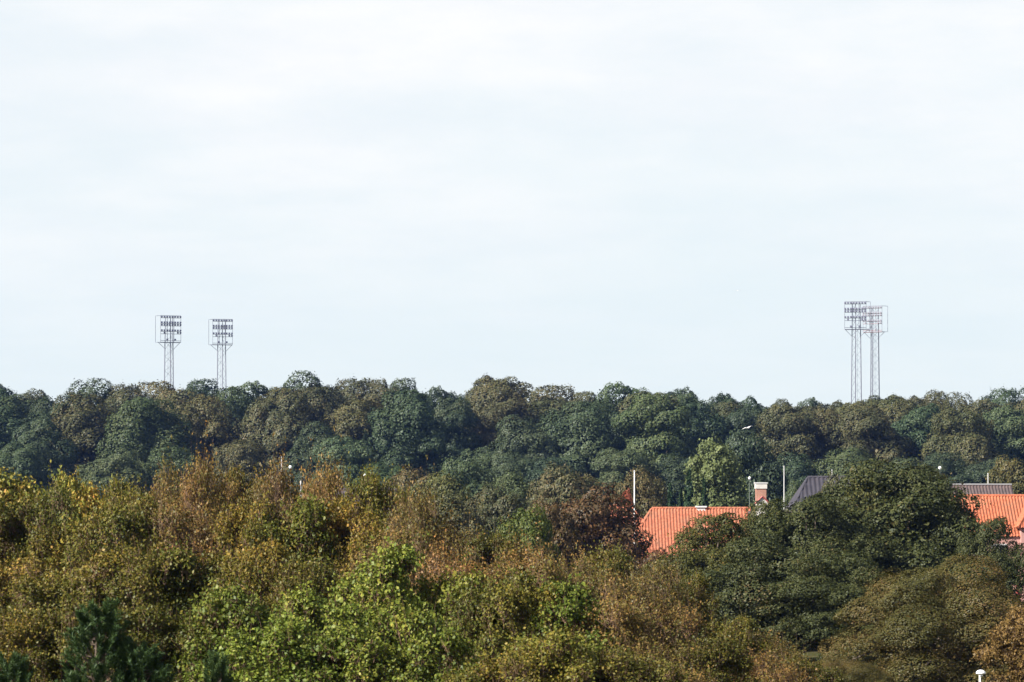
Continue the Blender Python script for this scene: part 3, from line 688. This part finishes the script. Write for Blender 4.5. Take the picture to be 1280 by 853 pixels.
place(pn, 'pine_tree', 122, 752, 40, 175, 1.6, 3.4, 'young dark green pine with upright shoots, tallest of the pines', seed=1)
place(pn, 'pine_tree', 14, 818, 39, 130, 1.6, 3.4, 'young pine with only its upright tips showing above the thicket', group='half hidden pines', seed=2)
place(pn, 'pine_tree', 272, 816, 41, 90, 1.6, 3.4, 'young pine with only its upright tips showing above the thicket', group='half hidden pines', seed=3)
place(pn, 'pine_tree', 180, 806, 40, 150, 1.6, 3.4, 'young dark green pine pressed against the tallest pine', seed=4)

# ------------------------------------------------------------------ houses
def ribbed(name, mat, O, U, Vd, vtop, vbot, u0, u1, pitch=0.24, depth=0.085, course=0.36, step=0.02):
    """roof slope of pantile columns: O ridge point, U along the ridge, Vd down the slope, in metres"""
    O, U, Vd = map(lambda a: np.array(a, float), (O, U, Vd)); Nn = unit(np.cross(U, Vd)); Nn = Nn if Nn[2] > 0 else -Nn
    prof = [(0.0, 0.0), (0.22, 0.75), (0.40, 1.0), (0.58, 0.75), (0.80, 0.05)]
    us, hs = [], []
    k = 0
    while u0 + k * pitch < u1:
        for a, h in prof: us.append(u0 + (k + a) * pitch); hs.append(h * depth)
        k += 1
    us.append(u0 + k * pitch); hs.append(0.0)
    us = np.minimum(np.array(us), u1); hs = np.array(hs)
    a = np.array([vtop(u) for u in us]); b = np.array([vbot(u) for u in us])
    vmax = b.max(); vs = []
    q = 0.0
    while q < vmax: vs += [(q, step), (min(q + course * .98, vmax), 0.0)]; q += course
    V = []
    for v, st in vs:
        vv = np.clip(v, a, b)
        V.append(O + U * us[:, None] + Vd * vv[:, None] + Nn * (hs + st)[:, None])
    V = np.array(V); R_, Cn = V.shape[:2]
    ix = np.arange(R_ * Cn).reshape(R_, Cn)
    Qd = np.stack([ix[:-1, :-1], ix[:-1, 1:], ix[1:, 1:], ix[1:, :-1]], -1).reshape(-1, 4)
    Vf = V.reshape(-1, 3)
    ar = np.linalg.norm(np.cross(Vf[Qd[:, 2]] - Vf[Qd[:, 0]], Vf[Qd[:, 3]] - Vf[Qd[:, 1]]), axis=1)
    return mesh_np(name, Vf, Qd[ar > 1e-5], mat)
def ridge_caps(p0, p1, r, mat, parent, name='ridge_cap'):
    """half-round ridge tiles laid end over end"""
    p0 = np.array(p0, float); p1 = np.array(p1, float); n = max(2, int(np.linalg.norm(p1 - p0) / 0.4))
    mb = MB()
    for k in range(n):
        a = p0 + (p1 - p0) * k / n; b = p0 + (p1 - p0) * (k + 1.06) / n
        mb.tube([a, b], [r, r * 1.14], 8)
    o = mb.build(name, mat, parent); o['kind'] = 'stuff'; return o
def window(parent, x, y, z, w, h, facing=-1):
    f = MB().box(x - w / 2, x + w / 2, y - .05, y + .05, z - h / 2, z + h / 2).build('window', M['white_paint'], parent)
    for s in (-1, 1):
        MB().box(x + s * w / 4 - w * .2, x + s * w / 4 + w * .2, y + facing * .056, y + facing * .066, z - h * .42, z + h * .42).build('pane', M['glass'], f)
    return f
def house(px, ridge_y, D, wl, wr, run, rise, wall_mat, tile, label, hip_l=0.0, hip_r=0.0, rot=0.0, group=None, gable_over=0.25, pitch=0.24):
    """house with its ridge across the view; wl, wr: ridge length to the left and right of px, hip = hip run at that end"""
    x, y, zr = at(px, ridge_y, D); gz = ground_z(x, y) - 0.2
    h = empty('house', (x, y, gz), rot); tag(h, label, 'house', group)
    zr -= gz; ze = zr - rise; L = math.hypot(run, rise)
    over = 0.35; k = over / L
    x0, x1 = -wl - hip_l, wr + hip_r
    wy = run - over * run / L
    # walls with gable tops where there is no hip
    mb = MB()
    zw = zr - rise * wy / run - 0.06
    for yy in (-wy, wy): mb.box(x0 + .2, x1 - .2, yy - .12, yy + .12, 0, zw)
    for xx, hip in ((x0, hip_l), (x1, hip_r)):
        s = 1 if xx == x0 else -1
        if hip: mb.box(min(xx + s * .2, xx + s * .44), max(xx + s * .2, xx + s * .44), -wy, wy, 0, zw)
        else:
            a = xx + s * gable_over; b = a + s * .24
            pts = [(-wy, 0), (wy, 0), (wy, zw), (0, zr - .12), (-wy, zw)]
            bb = len(mb.v)
            mb.v += [(a, p, q) for p, q in pts] + [(b, p, q) for p, q in pts]
            mb.f += [tuple(bb + i for i in range(5)), tuple(bb + 5 + i for i in range(5))[::-1]]
            for i in range(5): mb.f.append((bb + i, bb + (i + 1) % 5, bb + 5 + (i + 1) % 5, bb + 5 + i))
    mb.build('wall', wall_mat, h)
    def vt(u):
        if u < -wl: return (-wl - u) / hip_l * L if hip_l else 0.0
        if u > wr: return (u - wr) / hip_r * L if hip_r else 0.0
        return 0.0
    rf = link('roof', ribbed('roof', tile, (0, 0, zr), (1, 0, 0), (0, -run / L, -rise / L), vt, lambda u: L, x0, x1, pitch), h)
    link('rear_slope', ribbed('roof', tile, (0, 0, zr), (1, 0, 0), (0, run / L, -rise / L), vt, lambda u: L, x0, x1, pitch), rf)
    for hip, sx, xr in ((hip_l, -1, -wl), (hip_r, 1, wr)):
        if hip:
            Lh = math.hypot(hip, rise)
            link('hip_slope', ribbed('roof', tile, (xr, 0, zr), (0, 1, 0), (sx * hip / Lh, 0, -rise / Lh), lambda u: abs(u) / run * Lh, lambda u: Lh, -run, run, pitch), rf)
            for sy in (-1, 1): ridge_caps((xr, 0, zr + .02), (xr + sx * hip, sy * run, ze + .02), .09, tile, rf, 'hip_cap')
    ridge_caps((-wl, 0, zr + .03), (wr, 0, zr + .03), .11, tile, rf)
    for xx in np.arange(x0 + 1.6, x1 - 1.2, 2.4): window(h, xx, -wy - .12, max(1.4, zw - 1.3), 1.1, 1.2)
    d = MB().box((x0 + x1) / 2 - .5, (x0 + x1) / 2 + .5, -wy - .17, -wy - .125, 0.2, 2.2).build('door', M['red_trim'], h)
    MB().tube([((x0 + x1) / 2 + .38, -wy - .17, 1.2), ((x0 + x1) / 2 + .38, -wy - .23, 1.2)], .025, 6).build('handle', M['galv'], d)
    return h, zr, rf
# orange roofed pair left of the chimney
hA, zA, rA = house(815, 636, 250, 0.0, 8.2, 4.4, 4.0, M['white_wall'], M['red_orange_tile'], 'house with a long orange tile roof below the bright yellow green tree', hip_l=2.6, pitch=0.26)
v = MB().box(3.6, 4.55, -.32, .10, zA + .10, zA + .22); v.box(3.72, 4.43, -.22, .02, zA - .25, zA + .10)
v.build('roof_vent', M['white_paint'], rA)
hB, zB, rB = house(789, 633, 252, 1.8, 0.0, 4.2, 3.8, M['white_wall'], M['red_orange_tile'], 'house with a short orange roof end and white gable beside the flagpole', hip_r=2.9, pitch=0.26)
# right hand orange roof with a lower cross wing
hC, zC, rC = house(1240, 620.5, 224, 4.0, 7.5, 3.4, 2.95, M['pink_wall'], M['orange_tile'], 'house with a bright orange tile roof and pinkish wall behind the dark dome shaped tree', pitch=0.23)
# cross wing towards the viewer, hipped at its front
xl = (1261 - 1240) / F * 224; hw = 1.45; wr_ = 2.15; xw = xl + hw; zw_ = zC - .15
Lw = math.hypot(hw, wr_)
for q in (-1, 1):
    link('cross_wing_slope', ribbed('wing', M['orange_tile'], (xw, -.2, zw_), (0, -1, 0), (q * hw / Lw, 0, -wr_ / Lw), lambda u: max(0., (u - 2.2) / 1.6 * Lw), lambda u: Lw, 0, 3.8, .23), hC)
Lf = math.hypot(1.6, wr_)
link('cross_wing_hip', ribbed('wing', M['orange_tile'], (xw, -2.4, zw_), (1, 0, 0), (0, -1.6 / Lf, -wr_ / Lf), lambda u: abs(u) / hw * Lf, lambda u: Lf, -hw, hw, .23), hC)
for q in (-1, 1): ridge_caps((xw + q * hw, -4.0, zw_ - wr_ + .03), (xw, -2.4, zw_ + .03), .13, M['orange_tile'], hC, 'hip_cap')
MB().box(xw - hw + .3, xw + hw - .3, -3.7, -2.8, 0, zw_ - wr_ - .02).build('wing_wall', M['pink_wall'], hC)
# brown roof behind it
hD, zD, rD = house(1215, 607.5, 258, 3.6, 3.4, 3.6, 2.6, M['white_wall'], M['brown_tile'], 'house with a low dark brown tile roof just behind the bright orange roof', pitch=0.27)
MB().box(-3.6, 3.4, -.14, .14, zD + .10, zD + .19).build('ridge_board', M['pole_grey'], rD)
# dark grey roof with a steep verge: turned so that its gable edge slants
x, y, zr = at(1010, 597, 270)
hE, zE, rE = house(1010, 597, 270, 0.0, 6.5, 4.6, 4.2, M['white_wall'], M['grey_tile'], 'house with a dark grey ribbed roof beside the thin white pole', hip_l=2.5, pitch=0.40)
# mauve roof hidden behind the thicket
hF, zF, rF = house(445, 612.5, 240, 3.0, 3.2, 3.2, 2.4, M['white_wall'], M['mauve_tile'], 'house with a mauve grey roof glimpsed through the twigs of the thicket', pitch=0.3)
# house with the chimney: small white gable with dark red barge boards
hG, zG, rG = house(975, 641, 244, 2.6, 4.5, 3.8, 3.2, M['white_wall'], M['brown_tile'], 'brick chimneyed house hidden behind the dark green bushes', pitch=0.27)
cx = (951 - 975) / F * 244; ppm = F / 244
ch = MB().box(cx - .41, cx + .41, -.45, .45, zG - .8, zG + (641 - 611) / ppm).build('chimney', M['brick'], hG)
z1 = zG + (641 - 611) / ppm
MB().box(cx - .47, cx + .47, -.51, .51, z1, z1 + .42).build('chimney_cap', M['white_wall'], ch)
MB().box(cx - .52, cx + .52, -.56, .56, z1 + .42, z1 + .50).build('chimney_slab', M['white_paint'], ch)
zg = zG + (641 - 621) / ppm
dm = MB(); b = 0
dm.v = [(cx - .46, -1.6, zg - 1.6), (cx + .46, -1.6, zg - 1.6), (cx + .46, -1.6, zg - .46), (cx, -1.6, zg - .02), (cx - .46, -1.6, zg - .46)]
dm.v += [(p[0], -.3, p[2]) for p in dm.v]
dm.f = [(0, 1, 2, 3, 4), (9, 8, 7, 6, 5)] + [(i, i + 5, (i + 1) % 5 + 5, (i + 1) % 5) for i in range(5)]
dg = dm.build('dormer', M['white_wall'], hG)
for s in (-1, 1):
    MB().tube([(cx, -1.66, zg + .03), (cx + s * .60, -1.66, zg - .56)], .06, 4).build('barge_board', M['red_trim'], dg)

# ------------------------------------------------------------------ poles and lamps
def pole(px, top, D, r, label, name='flagpole', cat='flagpole', mat='white_paint', knob=True):
    x, y, zt = at(px, top, D); gz = ground_z(x, y); H = zt - gz
    e = empty(name, (x, y, gz)); tag(e, label, cat)
    MB().tube([(0, 0, -.3), (0, 0, H * .5), (0, 0, H)], [r * 1.15, r, r * .75], 8).build('pole', M[mat], e, True)
    if knob: MB().lathe([(.02, H), (r * 1.15, H + .03), (r * 1.15, H + .08), (.02, H + .11)], 8).build('finial', M[mat], e, True)
    MB().box(-r - .02, r + .02, -r - .06, -r, 1.0, 1.15).build('cleat', M['galv'], e)
    return e
pole(793, 590, 240, .056, 'tall white flagpole in front of the orange roofed house')
pole(980, 584, 262, .032, 'thin white flagpole beside the dark grey roof')
pole(352, 573, 215, .042, 'pale slim flagpole sticking up behind the thicket twigs', mat='pole_grey')
pole(1235, 593, 280, .035, 'short white flagpole tip above the dark brown roof')
pole(1040, 587, 300, .05, 'grey slim pole behind the pale olive bush', 'utility_pole', 'pole', 'pole_grey', False)
pole(376, 601, 205, .06, 'short pale post among the orange twigs of the thicket', 'post', 'post', 'pole_grey', False)
def globe_lamp(px, top, D, r, label):
    x, y, zt = at(px, top, D); gz = ground_z(x, y); H = zt - gz
    e = empty('street_lamp', (x, y, gz)); tag(e, label, 'street lamp')
    MB().tube([(0, 0, -.3), (0, 0, H - 2 * r)], [.04, .025], 8).build('pole', M['dark_pole'], e, True)
    MB().lathe([(.05, H - 2.1 * r)] + [(r * sin(t), H - r - r * cos(t)) for t in np.linspace(.25, pi - .1, 9)], 12).build('globe', M['lamp_white'], e, True)
    MB().lathe([(.075, H - 2.3 * r), (.09, H - 2.0 * r), (.05, H - 1.9 * r)], 10).build('collar', M['galv'], e, True)
globe_lamp(363, 582, 225, .12, 'white globe street lamp next to the pale slim flagpole')
globe_lamp(456, 592.5, 235, .11, 'white globe street lamp above the mauve roof')
globe_lamp(937, 596, 250, .12, 'white globe street lamp beside the brick chimney')
globe_lamp(1175, 583, 262, .14, 'white globe street lamp over the shoulder of the dark dome shaped tree')
# mushroom lamp bottom right
x, y, zt = at(1226, 837.5, 70); gz = ground_z(x, y); H = zt - gz
e = empty('street_lamp', (x, y, gz)); tag(e, 'white mushroom shaped lamp on a thin white pole before the layered tree', 'street lamp')
MB().tube([(-.02, 0, -.3), (-.02, 0, H - .06)], [.04, .024], 8).build('pole', M['white_paint'], e, True)
MB().lathe([(.03, H - .115), (.088, H - .10), (.115, H - .085), (.112, H - .06), (.085, H - .025), (.045, H - .006), (.01, H)], 16).build('shade', M['lamp_white'], e, True)
MB().lathe([(.05, H - .15), (.05, H - .115)], 10).build('lamp_glass', M['lamp_white'], e, True)

# ------------------------------------------------------------------ floodlight masts
lampb = MB()
lampb.v = [(-.19, -.16, -.16), (.19, -.16, -.16), (.19, -.16, .16), (-.19, -.16, .16), (-.10, .16, -.08), (.10, .16, -.08), (.10, .16, .10), (-.10, .16, .10)]
lampb.f = [(0, 1, 2, 3), (7, 6, 5, 4), (0, 4, 5, 1), (1, 5, 6, 2), (2, 6, 7, 3), (3, 7, 4, 0)]
lamp_me = lampb.mesh('floodlight', M['dark_steel'])
def mast(px, top, base_y, D, rz, label, rail='dark_steel', flip=1):
    x, y, zt = at(px, top, D); gz = ground_z(x, y); H = zt - gz; hs = 5.5
    e = empty('floodlight_mast', (x, y, gz), rz); tag(e, label, 'floodlight mast', 'stadium floodlight masts')
    legs = [(-.85, .5), (.85, .5), (0, -.75)]
    for lx, ly in legs:
        MB().tube([(lx * 1.35, ly * 1.35, -.3), (lx, ly, H - hs), (lx * .9, ly * .9, H - .2)], [.12, .095, .075], 6).build('leg', M['galv'], e)
    br = MB(); z = 1.0; k = 0
    while z < H - 1.6:
        for i in range(3):
            a, b_ = legs[i], legs[(i + 1) % 3]
            if k % 2: a, b_ = b_, a
            f0 = 1.35 - .35 * min(1, z / (H - hs)); 
            br.tube([(a[0] * f0, a[1] * f0, z), (b_[0] * f0, b_[1] * f0, z + 1.5)], .028, 3)
        z += 1.5; k += 1
    o = br.build('bracing', M['galv'], e); o['kind'] = 'stuff'
    lad = MB()
    for s in (-.2, .2): lad.tube([(s, .56, 0), (s, .52, H - hs)], .02, 4)
    lad.build('ladder', M['galv'], e)
    # head frame: lamp rails in front, a return frame behind on one side
    w = 2.15; fr = MB(); zb = H - hs
    for xx in (-w, w): fr.tube([(xx, -.9, zb), (xx, -.9, H)], .04, 5)
    for xx in (-w * flip,): fr.tube([(xx * 1.28, .9, zb), (xx * 1.28, .9, H)], .045, 5)
    for zz in (zb, H):
        fr.tube([(-w, -.9, zz), (w, -.9, zz)], .035, 5)
        fr.tube([(-w * flip, -.9, zz), (-w * flip * 1.28, .9, zz), (w * flip, .7, zz), (w * flip, -.9, zz)], .028, 5)
    for xx in (-.7, .7): fr.tube([(xx, -.8, zb), (xx, -.8, H)], .05, 5)
    fr.build('head_frame', M['galv'], e)
    pl = MB().box(-w, w, -.95, .6, zb - .07, zb); pl.build('platform', M[rail], e)
    for s in (-1, 1): MB().tube([(s * w * (1.2 if s == -flip else 1), -.3, zb), (s * .85, 0, zb - 1.4)], .045, 5).build('strut', M['galv'], e)
    rows = [(.30, range(8)), (1.45, range(8)), (1.95, range(8)), (3.10, range(8)), (3.60, (1, 6, 7)), (5.0, (2, 5))]
    for dz, ks in rows:
        MB().tube([(-w, -.95, H - dz - .2), (w, -.95, H - dz - .2)], .045, 5).build('lamp_rail', M[rail], e)
        for kk in ks:
            l = link('floodlight', lamp_me, e, (-1.98 + kk * .566, -1.12, H - dz)); l.rotation_euler = (radians(-25), 0, 0)
    return e
mast(212, 395, 478, 620, radians(22), 'floodlight mast whose head frame stands out to one side, behind the brown tinged crest trees', flip=1)
mast(277.5, 399.5, 480, 650, radians(14), 'floodlight mast with a level lamp platform beside the small dark crest tree', flip=1)
mast(1070, 377.5, 495, 600, radians(-14), 'tallest floodlight mast with dark blue lamps, in front of its overlapped neighbour', flip=-1)
mast(1092.5, 383, 493, 640, radians(-28), 'floodlight mast with reddish lamp rails partly hidden behind the tallest mast', rail='red_steel', flip=-1)

# ------------------------------------------------------------------ birds
def gull(px, py, D, span, rz, roll, label, mw='feather_white'):
    e = empty('gull', at(px, py, D), rz); e.rotation_euler = (0, roll, rz); tag(e, label, 'bird')
    s = span
    MB().tube([(0, -.24 * s, 0), (0, -.19 * s, .012 * s), (0, -.05 * s, 0), (0, .12 * s, .005 * s), (0, .24 * s, .01 * s)], [.012 * s, .035 * s, .055 * s, .035 * s, .006 * s], 8).build('body', M['feather_white'], e, True)
    for q in (-1, 1):
        mb = MB()
        P0 = [(q * .03, -.10, .02), (q * .22, -.15, .075), (q * .50, -.02, .03), (q * .50, .0, .03), (q * .24, .0, .07), (q * .03, .06, .02)]
        up = [(a * s, b_ * s, c * s + .008 * s) for a, b_, c in P0]; dn = [(a * s, b_ * s, c * s - .008 * s) for a, b_, c in P0]
        mb.v = up + dn
        mb.f = [(0, 1, 4, 5), (1, 2, 3, 4), (11, 10, 7, 6), (10, 9, 8, 7)] + [(i, i + 6, (i + 1) % 6 + 6, (i + 1) % 6) for i in range(6)]
        mb.build('wing', M[mw], e)
    mb = MB().box(-.05 * s, .05 * s, .2 * s, .32 * s, 0, .012 * s); mb.build('tail', M['feather_white'], e)
gull(934.5, 535, 300, 1.25, radians(28), radians(-14), 'white gull gliding in front of the dark wooded ridge')
gull(922, 363.5, 480, 1.0, radians(10), radians(-4), 'tiny pale bird alone high in the open sky', 'feather_grey')
gull(1121, 487, 470, .5, radians(50), radians(10), 'tiny dark bird just above the crest trees near the overlapping masts', 'feather_grey')

# ------------------------------------------------------------------ haze
bx = MB().box(-330, 330, -70, 830, 1.0, 56.0)
hz = bx.build('haze', None)
mh, th = new_mat('haze_air')
o_ = th.nodes.new('ShaderNodeOutputMaterial'); pv = th.nodes.new('ShaderNodeVolumePrincipled')
pv.inputs['Color'].default_value = (0.20, 0.38, 1.0, 1); pv.inputs['Density'].default_value = 0.00006; pv.inputs['Anisotropy'].default_value = 0.2
th.links.new(pv.outputs[0], o_.inputs['Volume'])
hz.data.materials.append(mh)
tag(hz, 'thin bluish haze filling the air over the valley', 'haze', kind='stuff')

# joined small pieces are stuff inside their thing
for o in bpy.data.objects:
    if o.parent is not None and o.name.split('.')[0] in ('foliage', 'twigs', 'crown', 'stems'): o['kind'] = 'stuff'
